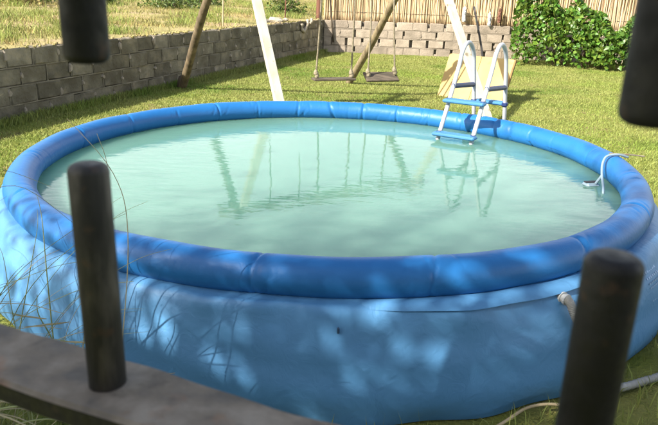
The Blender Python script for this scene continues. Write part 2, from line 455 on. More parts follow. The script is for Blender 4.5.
def block_wall(name, label, org, d, n_out, length, courses, seed, open_frac, blob_frac, BM=BM, BMH=BMH, mm='mortar', jit=1.0, rec=0.0, short=None, bs=1.0):
    r = random.Random(seed)
    t = thing(name, label, 'wall', (org[0], org[1], 0))
    ang = math.atan2(d[1], d[0])
    org = np.array(org); d = np.array(d); n_out = np.array(n_out)
    pitch = BL + JT
    # core behind the blocks: dark gaps show it
    c = org + d * length / 2 + n_out * .115
    H = courses * (BH + JT)
    v, f = box((c[0], c[1], H / 2 - .03), (length - .05, .06, H - .04), ang)
    mk('core', v, f, MT['core'], t)
    mort, blobs = [], []
    for k in range(courses):
        z = .5 * BH + k * (BH + JT) - .02
        if k:
            c = org + d * length / 2 + n_out * (.065 - rec)
            v, f = box((c[0], c[1], z - BH / 2 - JT / 2), (length, .118, JT + .002), ang)
            mort.append((v, f))
        x = 0.0
        first = True
        while x < length - .05:
            half = first and k % 2 == 1
            L_ = BL / 2 - JT / 2 if half else BL
            if x + L_ > length + .02:
                break
            first = False
            u = r.random()
            gap = short is not None and not half and u < open_frac
            if gap: p0 = r.randrange(3)
            p = org + d * (x + L_ / 2) + n_out * (BT / 2 + r.uniform(-.006, .006) * jit)
            if gap: p = p - d * (.035, .05, .06)[p0] / 2
            link('block', short[p0] if gap else r.choice(BMH if half else BM), t, loc=(p[0], p[1], z + r.uniform(-.003, .003)),
                 rot=(r.uniform(-.012, .012), r.uniform(-.006, .006), ang + r.uniform(-.01, .01)))
            x += L_ + JT
            q = org + d * (x - JT / 2)
            if u > open_frac:
                qq = q + n_out * (.068 - rec)
                mort.append(box((qq[0], qq[1], z), (JT + .003, .12, BH), ang))
            elif gap and r.random() < .6:
                gg = q - d * .022 + n_out * .08; hh = BH * r.uniform(.25, .5)
                mort.append(box((gg[0], gg[1], z - BH / 2 + hh / 2), (.075, .12, hh), ang))
            if r.random() < blob_frac:                    # mortar squeezed out of the joint
                w = r.uniform(.03, .055) * bs; h = r.uniform(.06, .15)
                qq = q + n_out * (-.004)
                bz = z + r.uniform(-.05, .05)
                bb = []
                nb = 8
                for i in range(nb):
                    a = 2 * math.pi * i / nb; rr = r.uniform(.7, 1.15)
                    bb.append((math.cos(a) * w / 2 * rr, 0, math.sin(a) * h / 2 * rr))
                V = []
                for (bx, by, b_z) in bb:
                    w2 = qq + d * bx
                    V.append((w2[0] + n_out[0] * .012, w2[1] + n_out[1] * .012, bz + b_z))
                for (bx, by, b_z) in bb:
                    w2 = qq + d * bx * .7 - n_out * .010
                    V.append((w2[0], w2[1], bz + b_z * .7))
                Fb = [(i, (i + 1) % nb, nb + (i + 1) % nb, nb + i) for i in range(nb)] + [tuple(range(nb, 2 * nb))]
                blobs.append((np.array(V), Fb))
    v, f = join(mort)
    o = mk('mortar', v, f, MT[mm], t); o['kind'] = 'stuff'
    if blobs:
        v, f = join(blobs)
        o = fixn(mk('mortar_smear', v, f, MT['mortar'], t)); o['kind'] = 'stuff'
    return t
LW = 13.6
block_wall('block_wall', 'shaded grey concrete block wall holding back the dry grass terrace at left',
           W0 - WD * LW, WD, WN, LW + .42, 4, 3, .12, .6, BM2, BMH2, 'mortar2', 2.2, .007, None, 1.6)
block_wall('block_wall', 'sunlit concrete block wall with dark open joints under the reed fence',
           W0 + BD * .012, BD, BN, 9.8, 4, 5, .55, .12, rec=.008, short=BMS)

# soil crumbs and ragged edge along the terrace lip
V, F = [], []
for i in range(420):
    s = -rnd.uniform(0, LW); d_ = rnd.gauss(.10, .07)
    p = W0 + WD * s + WN * max(d_, .0)
    rr = rnd.uniform(.008, .028)
    v, f = box((p[0], p[1], .782 + rr * .2), (rr * 2, rr * 1.6, rr * 1.2), rnd.uniform(0, 3), rr * .4)
    V.append((v, f))
v, f = join(V)
mk('soil_crumbs', v, f, MT['soil'], kind='stuff', label='pale soil crumbs lying along the top of the shaded wall', cat='soil')

# ------------------------------------------------------------------ grass
def blades(n, pos, hmin, hmax, w, lean=.5, mat_=None, name='grass', label='', cat='grass', zf=lawn_z):
    x, y = pos
    n = len(x)
    h = rng.uniform(hmin, hmax, n); a = rng.uniform(0, 2 * np.pi, n); b = rng.uniform(0, 2 * np.pi, n)
    ww = w * rng.uniform(.6, 1.3, n); le = h * rng.uniform(.1, lean, n)
    z0 = zf(x, y) - .005
    dx, dy = np.cos(a) * ww / 2, np.sin(a) * ww / 2
    lx, ly = np.cos(b) * le, np.sin(b) * le
    V = np.empty((n, 5, 3))
    V[:, 0] = np.stack([x - dx, y - dy, z0], 1); V[:, 1] = np.stack([x + dx, y + dy, z0], 1)
    V[:, 2] = np.stack([x + dx * .7 + lx * .4, y + dy * .7 + ly * .4, z0 + h * .6], 1)
    V[:, 3] = np.stack([x - dx * .7 + lx * .4, y - dy * .7 + ly * .4, z0 + h * .6], 1)
    V[:, 4] = np.stack([x + lx, y + ly, z0 + h], 1)
    i = np.arange(n)[:, None] * 5
    T = np.concatenate([i + [[0, 1, 2]], i + [[0, 2, 3]], i + [[3, 2, 4]]], 1).reshape(-1, 3)
    return mk(name, V.reshape(-1, 3), T, mat_, kind='stuff', label=label, cat=cat)

def inside(x, y):
    rel = (x - W0[0]) * WN[0] + (y - W0[1]) * WN[1]
    relb = (x - W0[0]) * BN[0] + (y - W0[1]) * BN[1]
    return (rel < -.03) & (relb < -.03) & (np.hypot(x - CX, y - CY) > 1.98)
N0 = 420000
y = 5.0 + 12.2 * rng.random(N0) ** 1.15
x = rng.uniform(-4.2, 8.2, N0)
k = inside(x, y) & (x > -.56 * y - .4) & (x < .56 * y + .4)
cl = hnoise(x, y, 2.3) + rng.normal(0, .6, N0)
k &= cl > -.75
x, y = x[k], y[k]
blades(0, (x, y), .015, .038, .009, 1.2, MT['blade'], 'lawn_grass', 'short sunlit green lawn grass between the pool and the walls')
# near grass at the foot of the pool on the camera side (taller)
N1 = 26000
x = rng.uniform(-2.6, 2.6, N1); y = rng.uniform(1.3, 4.6, N1)
rr_ = np.hypot(x - CX, y - CY)
k = (rr_ > 1.93) & (hnoise(x, y, 3) + rng.normal(0, .5, N1) > -.5)
x, y = x[k], y[k]
blades(0, (x, y), .03, .11, .006, 1.0, MT['blade'], 'pool_side_grass', 'shaded green grass growing around the near foot of the pool')
# tufts along the wall foot
N2 = 9000
s = -rng.random(N2) * 11; d_ = -np.abs(rng.normal(.02, .06, N2)) - .02
x = W0[0] + WD[0] * s + WN[0] * d_; y = W0[1] + WD[1] * s + WN[1] * d_
blades(0, (x, y), .04, .12, .010, .8, MT['blade'], 'wall_foot_grass', 'longer green grass fringe at the foot of the shaded wall')
# terrace dry grass
N3 = 110000
s = rng.uniform(-12, 14, N3); d_ = .12 + 16 * rng.random(N3) ** 1.7
cl = hnoise(s, d_, 1.5) + rng.normal(0, .45, N3) + np.clip(d_ - .9, -1.2, .3)
k = cl > .12
s, d_ = s[k], d_[k]
x = W0[0] + WD[0] * s + WN[0] * d_; y = W0[1] + WD[1] * s + WN[1] * d_
def tz(x, y):
    s = (x - W0[0]) * WD[0] + (y - W0[1]) * WD[1]; d = (x - W0[0]) * WN[0] + (y - W0[1]) * WN[1]
    return terr_h(s, d)
blades(0, (x, y), .03, .10, .012, 1.2, MT['dry'], 'terrace_grass', 'dry yellow green grass covering the terrace behind the left wall', 'grass', tz)

N4 = 15000
cs = rng.uniform(-11, 8, 150); cd = .5 + 9 * rng.random(150) ** 1.3; ci = rng.integers(0, 150, N4)
s = cs[ci] + rng.normal(0, .22, N4); d_ = np.abs(cd[ci] + rng.normal(0, .16, N4)) + .12
x = W0[0] + WD[0] * s + WN[0] * d_; y = W0[1] + WD[1] * s + WN[1] * d_
blades(0, (x, y), .05, .17, .014, 1.1, MT['blade'], 'terrace_weeds', 'greener weed tufts scattered through the dry terrace grass', 'weeds', tz)

# ------------------------------------------------------------------ foliage tools
def leaves(C, size, aspect=1.5, out=None, fold=.15):
    """pointed leaves (4 triangles) at the points C"""
    n = len(C)
    d = rng.normal(0, 1, (n, 3)); d[:, 2] -= .25
    d /= np.linalg.norm(d, axis=1)[:, None]
    nr = rng.normal(0, 1, (n, 3))
    if out is not None: nr = nr * .7 + out
    nr -= d * (nr * d).sum(1)[:, None]
    nr /= np.linalg.norm(nr, axis=1)[:, None] + 1e-9
    s = np.cross(d, nr)
    L_ = size * rng.uniform(.6, 1.3, n)[:, None]; W_ = L_ / aspect / 2
    V = np.empty((n, 5, 3))
    V[:, 0] = C - d * L_ * .5
    V[:, 1] = C + s * W_ + nr * W_ * fold * 2 - d * L_ * .08
    V[:, 2] = C + d * L_ * .5 - nr * L_ * .12
    V[:, 3] = C - s * W_ + nr * W_ * fold * 2 - d * L_ * .08
    V[:, 4] = C
    i = np.arange(n)[:, None] * 5
    T = np.concatenate([i + [[0, 1, 4]], i + [[1, 2, 4]], i + [[2, 3, 4]], i + [[3, 0, 4]]], 1).reshape(-1, 3)
    return V.reshape(-1, 3), T

def sun_gaps(C, gaps, g):  # crowns thinned along sun rays so light patches fall at set spots
    keep = np.ones(len(C), bool)
    for (gx, gy, gz, rad, frac) in gaps:
        k_ = (C[:, 2] - gz)
        px, py = C[:, 0] + k_ * SUN.x / -SUN.z, C[:, 1] + k_ * SUN.y / -SUN.z
        dd = np.hypot(px - gx, py - gy) + g.normal(0, rad * .18, len(C))
        keep &= ~((dd < rad) & (g.random(len(C)) < frac))
    return C[keep]

GAPS = [(.62, 2.12, .45, .17, .85), (.95, 2.3, .45, .10, .8), (0.0, 3.5, .46, 1.25, .75), (.7, 3.3, .46, .7, .6), (.48, 2.05, .25, .28, .78), (.15, 2.05, .2, .14, .8), (.42, 2.2, .58, .11, .9), (.75, 2.3, .58, .08, .9), (-.35, 2.25, .58, .10, .9), (-.62, 2.3, .58, .07, .9), (-.75, 2.35, .58, .05, .9),
        (-.55, 2.1, .3, .13, .8), (-.25, 2.05, .15, .08, .8), (-.85, 2.3, .3, .12, .8), (-1.25, 2.55, .3, .16, .85), (-1.55, 2.8, .35, .22, .85), (-1.75, 3.2, .45, .25, .85), (1.75, 3.1, .3, .2, .8), (1.2, 2.45, .15, .1, .8)]

def build_tree(name, label, base, height, crown_c, crown_r, n_clump, per, leaf, seed, group=None, m='tree', cl_r=.45, aspect=2.2):
    r = random.Random(seed); g = np.random.default_rng(seed)
    t = thing(name, label, 'tree', base, group)
    base = np.array(base, float); crown_c = np.array(crown_c, float); crown_r = np.array(crown_r, float)
    tr = []
    fork = base * .35 + (crown_c - [0, 0, crown_r[2] * .7]) * .65
    tr.append(tube(smooth_path([base, base * .6 + fork * .4 + [.06, .05, 0], fork], 5), np.linspace(.15, .10, 11), 8))
    v, f = join(tr); mk('trunk', v, f, MT['bark'], t, smooth=True)
    cc = []
    br = []
    for i in range(n_clump):
        u = g.normal(0, 1, 3); u /= np.linalg.norm(u)
        q = crown_c + u * crown_r * g.uniform(.45, 1.0)
        cc.append(q)
        mid = fork * .5 + q * .5 + np.array([0, 0, .15]) + g.normal(0, .12, 3)
        br.append(tube(smooth_path([fork, mid, q], 4), np.linspace(.045, .008, 9), 5))
    v, f = join(br); mk('limbs', v, f, MT['bark'], t, smooth=True)
    C = np.concatenate([q + g.normal(0, cl_r, (per, 3)) * [1, 1, .7] for q in cc])
    C = sun_gaps(C, GAPS, g)
    V, T = leaves(C, leaf, aspect)
    mk('crown', V, T, MT[m], t)
    return t

# hedge / big-leaved shrub in front of the back wall
def hedge():
    t = thing('hedge', 'dense glossy green leafy hedge in front of the reed fence at right', 'hedge', (5.6, 15.0, 0))
    a = np.array([4.05, 15.35]); b = np.array([8.6, 13.7])
    d = b - a; L_ = np.linalg.norm(d); d /= L_; n = np.array([-d[1], d[0]])
    pts, outs = [], []
    for i in range(17000):
        u = rng.random() * L_
        top = 1.32 + .28 * math.sin(u * 1.9 + .6) + .14 * math.sin(u * 5.1) + .10 * math.sin(u * 11.0) + (.28 if u < 0.55 else 0) - (.5 * max(0, .22 - u) / .22)
        an = rng.random() * math.pi
        rad = 1 - abs(rng.normal(0, .13))
        half = .52 + .10 * math.sin(u * 4.3) + .07 * math.sin(u * 9.7)
        off = -math.cos(an) * half * rad * (.75 + .25 * math.sin(an))
        z = top * (math.sin(an) ** .45) * rad if rng.random() < .6 else rng.uniform(.06, top) * rad
        if z < .16 and rng.random() < .6: continue
        if hnoise(np.array(u * 3.1), np.array(z * 4.3), 1.6) < -.28 and rng.random() < .85: continue
        p = a + d * u + n * (off + .1)
        pts.append((p[0], p[1], z)); o = n * (-math.cos(an)); outs.append((o[0], o[1], math.sin(an) * .7))
    V, T = leaves(np.array(pts), .108, 1.3, np.array(outs) * .8)
    mk('foliage', V, T, MT['hedge'], t)
    for i in range(22):
        u = rng.random() * L_; p = a + d * u + n * (.2 + rng.uniform(-.1, .2))
        q = p + rng.uniform(-.15, .15, 2)
        v, f = tube(smooth_path([(p[0], p[1], -.02), ((p[0] + q[0]) / 2, (p[1] + q[1]) / 2 + .05, .5), (q[0], q[1], .95)], 4), np.linspace(.022, .007, 9), 5)
        mk('stem', v, f, MT['bark'], t, smooth=True)
hedge()

def shrub(name, label, c, rx, h, n, leaf, m='shrub', group=None):
    t = thing(name, label, 'shrub', c, group)
    u = rng.normal(0, 1, (n, 3)); u /= np.linalg.norm(u, axis=1)[:, None]
    u[:, 2] = np.abs(u[:, 2])
    lob = 1 + .25 * np.sin(u[:, 0] * 5 + c[0]) * np.cos(u[:, 1] * 4)
    C = np.array(c) + u * np.array([rx, rx, h]) * (rng.random(n)[:, None] ** .4) * lob[:, None]
    V, T = leaves(C, leaf, 1.9, u)
    mk('foliage', V, T, MT[m], t)
    for i in range(7):
        a = rng.random() * 6.28; q = np.array(c) + np.array([math.cos(a) * rx * .6, math.sin(a) * rx * .6, h * .75])
        v, f = tube([np.array(c) - [0, 0, .05], (np.array(c) + q) / 2 + [0, 0, .08], q], [.018, .012, .005], 5)
        mk('stem', v, f, MT['bark'], t)
def on_terr(s, d): 
    p = W0 + WD * s + WN * d
    return (float(p[0]), float(p[1]), float(terr_h(np.array(s), np.array(d))))
shrub('shrub', 'dull brown green shrub at the far top left of the terrace', on_terr(-1.0, 7.5), 1.0, .75, 900, .11, 'dry')
shrub('shrub', 'green shrub just right of the upper left iron bar on the terrace', on_terr(-1.3, 5.6), .55, .35, 700, .10)
shrub('shrub', 'brushy dark shrub at the very top left corner of the terrace', on_terr(-2.9, 6.6), .9, .5, 900, .10)
shrub('shrub', 'dry brown shrub left of the upper left iron bar', on_terr(-3.9, 5.6), .5, .3, 500, .09, 'dry')
shrub('shrub', 'dark low shrub at the top edge between the iron bar and the log leg', on_terr(-.5, 4.0), .8, .32, 800, .09)
shrub('shrub', 'low green shrub on the terrace behind the dark log leg', on_terr(1.8, 4.6), .8, .45, 900, .10)
shrub('shrub', 'green shrub on the terrace near the reddish corner post', on_terr(1.5, 1.6), .6, .45, 700, .09)

# ------------------------------------------------------------------ reed fence
def reed_fence():
    t = thing('reed_fence', 'tan reed cane screen fence standing on the sunlit block wall', 'fence', (W0[0], W0[1] + .1, .75))
    cane = []
    for i in range(4):
        r = random.Random(40 + i)
        P = [(r.gauss(0, .004), r.gauss(0, .004), z) for z in np.linspace(0, 1.62, 6)]
        v, f = tube(smooth_path(P, 2), np.linspace(.0175, .013, 11), 6)
        me = bpy.data.meshes.new('cane'); me.from_pydata([tuple(q) for q in v], [], f); me.materials.append(MT['reed'])
        me.polygons.foreach_set('use_smooth', np.ones(len(me.polygons), dtype=bool)); cane.append(me)
    n = 285; L_ = 9.4
    for i in range(n):
        s = .02 + L_ * i / n + rnd.gauss(0, .006)
        p = W0 + BD * s + BN * (.10 + rnd.gauss(0, .008))
        link('cane', cane[i % 4], t, loc=(p[0], p[1], .765 + rnd.uniform(-.02, .03)), rot=(rnd.gauss(0, .012), rnd.gauss(0, .016), rnd.uniform(0, 6)),
             scale=(rnd.uniform(.8, 1.25),) * 2 + (rnd.uniform(.93, 1.05),))
    parts = []
    for i in range(2600):
        s = L_ * rng.random(); p = W0 + BD * s + BN * (.135 + rng.normal(0, .008)); q = p + BD * rng.normal(0, .02)
        parts.append(tube([(p[0], p[1], .75), (q[0], q[1], 2.35 + rng.normal(0, .05))], [.012, .010], 4))
    v, f = join(parts)
    o = mk('thin_canes', v, f, MT['reedback'], t); o['kind'] = 'stuff'
    for z in (.98, 1.55, 2.1):
        a = W0 + BD * 0 + BN * .078; b = W0 + BD * L_ + BN * .078
        v, f = tube([(a[0], a[1], z), (b[0], b[1], z)], .004, 5); mk('binding_wire', v, f, MT['pole'], t)
    for s in (.3, 2.6, 5.0, 7.4, 9.2):
        p = W0 + BD * s + BN * .20
        v, f = tube([(p[0], p[1], .68), (p[0], p[1], 2.3)], .035, 8); mk('post', v, f, MT['redwood'], t, smooth=True)
reed_fence()

# ------------------------------------------------------------------ pool
RC, RT, ZR = 1.72, 0.0775, 0.52
seams = [math.radians(a) for a in (90, 100, 81, 71, 62, 52, 48, 41.5, 36, 29, 22, 112, 124, 137, 150, 168, 190, 215, 240, 262, 283, 305, 327, 348, 8)]
deep = {0, 6, 7}
def ring_mesh():
    nu, nv = 1440, 36
    th = np.linspace(0, 2 * np.pi, nu, endpoint=False)
    V = np.empty((nu, nv, 3))
    ph = np.linspace(0, 2 * np.pi, nv, endpoint=False)
    r = np.full((nu, nv), RT)
    T, Pp = np.meshgrid(th, ph, indexing='ij')
    g = np.random.default_rng(3)
    r += .0016 * np.sin(T * 9 + 1) + .0012 * np.sin(T * 23 + Pp)
    for i, s in enumerate(seams):
        dlt = (T - s + np.pi) % (2 * np.pi) - np.pi
        w = .007 if i in deep else g.uniform(.004, .007)
        dep = .018 if i in deep else g.uniform(.005, .011)
        skew = g.uniform(-.02, .02)
        dl = dlt - skew * np.cos(Pp + g.uniform(0, 6))
        r -= dep * np.exp(-(dl / w) ** 2) * (.65 + .35 * np.cos(Pp - g.uniform(0, 6)))
        env = np.exp(-(dlt / .06) ** 2)                      # fine pucker beside the weld
        for _ in range(14):
            cc_ = g.normal(0, .035); pc = g.uniform(0, 2 * np.pi); pw = g.uniform(.25, .7); tilt_ = g.normal(0, .025)
            dp = (Pp - pc + np.pi) % (2 * np.pi) - np.pi
            r -= g.uniform(.0010, .0042) * np.exp(-((dlt - cc_ - tilt_ * dp) / g.uniform(.0025, .006)) ** 2 - (dp / pw) ** 2)
    rc = RC + .006 * np.sin(2 * T + .4) + .004 * np.sin(5 * T)
    sag = ZR + .004 * np.sin(3 * T + 1) - .010 * np.exp(-(((T - math.radians(222) + np.pi) % (2 * np.pi) - np.pi) / .35) ** 2)
    rr = rc + r * np.cos(Pp)
    V[..., 0] = CX + rr * np.cos(T); V[..., 1] = CY + rr * np.sin(T); V[..., 2] = sag + r * .98 * np.sin(Pp)
    i = np.arange(nu)[:, None] * nv + np.arange(nv)[None]
    i2 = np.roll(i, -1, 0); j = np.roll(i, -1, 1); j2 = np.roll(i2, -1, 1)
    return V.reshape(-1, 3), np.stack([i.ravel(), i2.ravel(), j2.ravel(), j.ravel()], 1)
pool = thing('swimming_pool', 'round blue inflatable ring swimming pool full of milky water', 'pool', (CX, CY, 0))
V, F = ring_mesh()
mk('inflatable_ring', V, F, MT['ring'], pool, smooth=True)

def wall_mesh():
    prof = [(1.655, .500), (1.70, .466), (1.755, .464), (1.800, .460), (1.826, .444), (1.840, .40), (1.855, .34), (1.872, .26), (1.886, .18), (1.886, .10), (1.872, .04), (1.862, 0.004)]
    prof = smooth_path([(a, b, 0) for a, b in prof], 3)
    nu = 900; nv = len(prof)
    th = np.linspace(0, 2 * np.pi, nu, endpoint=False)
    V = np.empty((nu, nv, 3))
    for j, p in enumerate(prof):
        z = p[1]
        fold = (.009 * np.sin(th * 14 + 2 * np.sin(th * 3)) + .005 * np.sin(th * 37 + 3 * np.sin(th * 7))) * np.exp(-((z - .44) / .04) ** 2)
        wr = .0035 * np.sin(th * 9 + z * 40 + 4 * np.sin(th * 3)) * np.exp(-((z - .25) / .2) ** 2) + .003 * np.sin(th * 31 + z * 18 + 3 * np.sin(th * 4)) * np.exp(-((z - .36) / .12) ** 2)
        ft = .012 * np.sin(th * 19 + 1.5 * np.sin(th * 5)) * np.exp(-(z / .05) ** 2)
        side = .045 * np.clip(np.cos(th - math.pi), 0, 1) ** 2 + .055 * np.clip(np.cos(th + .45), 0, 1) ** 3
        R = p[0] + (fold + wr + ft) + side * np.clip((.46 - z) / .1, 0, 1)
        zz = z + .006 * np.sin(th * 7 + 1) * (1 if .4 < z < .46 else 0)
        V[:, j] = np.stack([CX + R * np.cos(th), CY + R * np.sin(th), zz], 1)
    i = np.arange(nu)[:, None] * nv + np.arange(nv - 1)[None]
    i2 = np.roll(i, -1, 0)
    return V.reshape(-1, 3), np.stack([i.ravel(), (i + 1).ravel(), (i2 + 1).ravel(), i2.ravel()], 1)
V, F = wall_mesh()
mk('pool_wall', V, F, MT['wall'], pool, smooth=True)
# loose lip of the wall sheet folding out from under the ring, front right
na, nr_ = 120, 9
V = np.empty((na, nr_, 3))
for i, t_ in enumerate(np.radians(np.linspace(-86, -46, na))):
    k_ = i / (na - 1); e_ = math.sin(math.pi * k_ ** .8) ** .8
    for j in range(nr_):
        q_ = j / (nr_ - 1)
        R_ = 1.775 + q_ * (.036 + .042 * e_ + .003 * e_ * math.sin(t_ * 23))
        z_ = .466 - .004 * q_ - (.010 + .008 * e_) * q_ ** 3 + e_ * .006 * math.sin(q_ * 3.1) + .002 * e_ * math.sin(t_ * 37 + q_ * 2)
        V[i, j] = (CX + R_ * math.cos(t_), CY + R_ * math.sin(t_), z_)
i = (np.arange(na - 1)[:, None] * nr_ + np.arange(nr_ - 1)[None]).ravel()
mk('wall_lip', V.reshape(-1, 3), np.stack([i, i + 1, i + nr_ + 1, i + nr_], 1), MT['wall'], pool, smooth=True)
# inside liner
prof = [(1.715, .48), (1.725, .44), (1.78, .25), (1.76, .10), (1.66, .02), (0.01, .012)]
nu = 160; th = np.linspace(0, 2 * np.pi, nu, endpoint=False)
V = np.array([[(CX + a * math.cos(t), CY + a * math.sin(t), z) for a, z in prof] for t in th])
nv = len(prof); i = np.arange(nu)[:, None] * nv + np.arange(nv - 1)[None]; i2 = np.roll(i, -1, 0)
mk('inner_liner', V.reshape(-1, 3), np.stack([i.ravel(), i2.ravel(), (i2 + 1).ravel(), (i + 1).ravel()], 1), MT['liner'], pool, smooth=True)
# water surface
ZW = 0.462
th = np.linspace(0, 2 * np.pi, 200, endpoint=False)
V = [(CX, CY, ZW)] + [(CX + 1.688 * math.cos(t), CY + 1.688 * math.sin(t), ZW) for t in th]
mk('water', V, [(0, 1 + i, 1 + (i + 1) % 200) for i in range(200)], MT['water'], kind='structure')

def wall_pt(ang_deg, z, off=0.0):
    R = np.interp(z, [0.004, .04, .10, .18, .26, .34, .40, .444, .46], [1.862, 1.872, 1.886, 1.886, 1.872, 1.855, 1.840, 1.826, 1.80]) + off
    t = math.radians(ang_deg)
    R += (.045 * max(0, math.cos(t - math.pi)) ** 2 + .055 * max(0, math.cos(t + .45)) ** 3) * min(max((.46 - z) / .1, 0), 1)
    return np.array([CX + R * math.cos(t), CY + R * math.sin(t), z])

# outlet fitting on the wall and return hose
hp = wall_pt(-61.0, .425)
o_ = np.array([math.cos(math.radians(-61.0)), math.sin(math.radians(-61.0)), 0])
v, f = join([tube([hp - o_ * .01, hp + o_ * .010], .024, 14), tube([hp + o_ * .010, hp + o_ * .022], .018, 12), tube([hp + o_ * .020, hp + o_ * .030], .022, 12)])
mk('outlet_fitting', v, f, MT['plastic'], pool)
def hose():
    P = [hp + o_ * .025, hp + o_ * .045 + [0.0, 0, -.008], hp + o_ * .066 + [.008, 0, -.05], wall_pt(-60.0, .32, .040), wall_pt(-58.6, .16, .05), wall_pt(-55, .045, .08), wall_pt(-49, .022, .12), wall_pt(-45, .020, .15), wall_pt(-40, .020, .14), wall_pt(-33, .020, .20), wall_pt(-24, .02, .34), wall_pt(-16, .02, .5)]
    P = smooth_path(P, 26)
    R = [.0165 + .0022 * math.sin(i * 2.1) for i in range(len(P))]
    v, f = tube(P, R, 10)
    mk('pool_hose', v, f, MT['hose'], label='pale corrugated hose running from the pool wall onto the grass', cat='hose', smooth=True)
hose()
# faint warning print and small plug on the wall
pr = []
for i in range(7):
    z = .395 - i * .021
    n_ = rnd.randint(5, 8); a0 = -44.0 + i * .25
    for k2 in range(n_):
        a1 = a0 + k2 * .62; w_ = rnd.uniform(.32, .5)
        q = [wall_pt(a1, z - .004, .0035), wall_pt(a1 + w_, z - .004, .0035), wall_pt(a1 + w_, z + .004, .0035), wall_pt(a1, z + .004, .0035)]
        pr.append((np.array(q), [(0, 1, 2, 3)]))
v, f = join(pr)
MT['plug'] = mat('dull_blue_plastic', (0.022, 0.055, 0.11), (0.018, 0.045, 0.09), 8, .5, .4)
MT['print'] = mat('pale_print', (0.22, 0.36, 0.58), (0.18, 0.31, 0.54), 8, .5, .4)
mk('printed_text', v, f, MT['print'], pool)
q = wall_pt(-88.6, .385)
v, f = box((q[0], q[1] - .006, q[2]), (.009, .010, .024), 0, .003)
mk('drain_plug', v, f, MT['plug'], pool)

# ------------------------------------------------------------------ ladder
def ladder():
    t = thing('pool_ladder', 'white tubular pool ladder with blue steps straddling the far ring', 'ladder', (1.3, 5.2, 0))
    A0, B0 = np.array([.80, 4.83]), np.array([1.025, 4.695])
    n = np.array([.52, .855])
    n /= np.linalg.norm(n)
    def pt(o, d, z): q = o + n * d; return (q[0], q[1], z)
    prof = [(-.16, .05), (-.02, .43), (.16, .72), (.31, .985), (.345, 1.07), (.40, 1.125), (.47, 1.145), (.54, 1.12), (.60, 1.06), (.64, .97), (.74, .60), (.88, 0.012)]
    for o in (A0, B0):
        P = [pt(o, *q) for q in prof]
        Ps = [P[0]] + smooth_path(P[1:-1], 5) + [P[-1]]
        v, f = tube(Ps, .0165, 10)
        r_ = mk('side_rail', v, f, MT['steel'], t, smooth=True)
        v, f = box(((P[-1][0], P[-1][1], .015)), (.05, .05, .03), math.atan2(n[1], n[0]), .006)
        mk('foot', v, f, MT['brace'], r_)
        v, f = tube([pt(o, .215, .835), pt(o, .685, .80)], .016, 8, flat=1.25)
        mk('cross_brace', v, f, MT['brace'], t)
    ang = math.atan2((B0 - A0)[1], (B0 - A0)[0])
    mid = (A0 + B0) / 2; w = np.linalg.norm(B0 - A0)
    for d, z, wd in ((.02, .505, .33), (.165, .735, .32), (-.09, .25, .33), (.725, .66, .27), (.80, .34, .27)):
        q = mid + n * (d - (.03 if d < .5 else -.03))
        parts = [box((q[0], q[1], z), (wd, .085, .026), ang, .009)]
        for k2 in (-1, 0, 1):
            q2 = q + n * k2 * .025
            parts.append(box((q2[0], q2[1], z + .0145), (wd - .06, .008, .006), ang))
        v, f = join(parts)
        s_ = mk('step', v, f, MT['step'], t)
        for o in (A0, B0):
            e = o + n * d
            v, f = box((e[0], e[1], z), (.045, .05, .036), ang, .008); mk('step_bracket', v, f, MT['brace'], s_)
ladder()

# ------------------------------------------------------------------ skimmer hung on the ring at right
def skimmer():
    t = thing('surface_skimmer', 'small white skimmer on a hook over the right side of the ring', 'skimmer', (1.62, 3.78, .47))
    a = math.radians(-1)
    def rp(R, z, da=0.0): return (CX + R * math.cos(a + da), CY + R * math.sin(a + da), z)
    P = smooth_path([(1.80, 3.86, .596), (1.74, 3.855, .611), (1.66, 3.83, .606), (1.61, 3.76, .575), (1.575, 3.66, .53), (1.55, 3.56, .49), (1.54, 3.52, .45)], 6)
    v, f = tube(P, .0075, 8); mk('hook', v, f, MT['skim'], t, smooth=True)
    v, f = tube([(1.70, 3.90, .606), (1.80, 3.88, .609), (1.90, 3.865, .604)], [.008, .008, .007], 8, flat=.6); mk('hook_bar', v, f, MT['rail'], t)
    v, f = tube([(1.575, 3.66, .53), (1.555, 3.68, .475)], .008, 8); mk('arm', v, f, MT['skim'], t)
    c = (1.535, 3.70, .45)
    v, f = box((c[0], c[1], .452), (.09, .065, .05), a + .3, .012); b = mk('basket', v, f, MT['skim'], t)
    v, f = box((c[0], c[1], .4805), (.085, .030, .005), a + .3, .003); mk('dark_lid', v, f, MT['pole'], b)
skimmer()

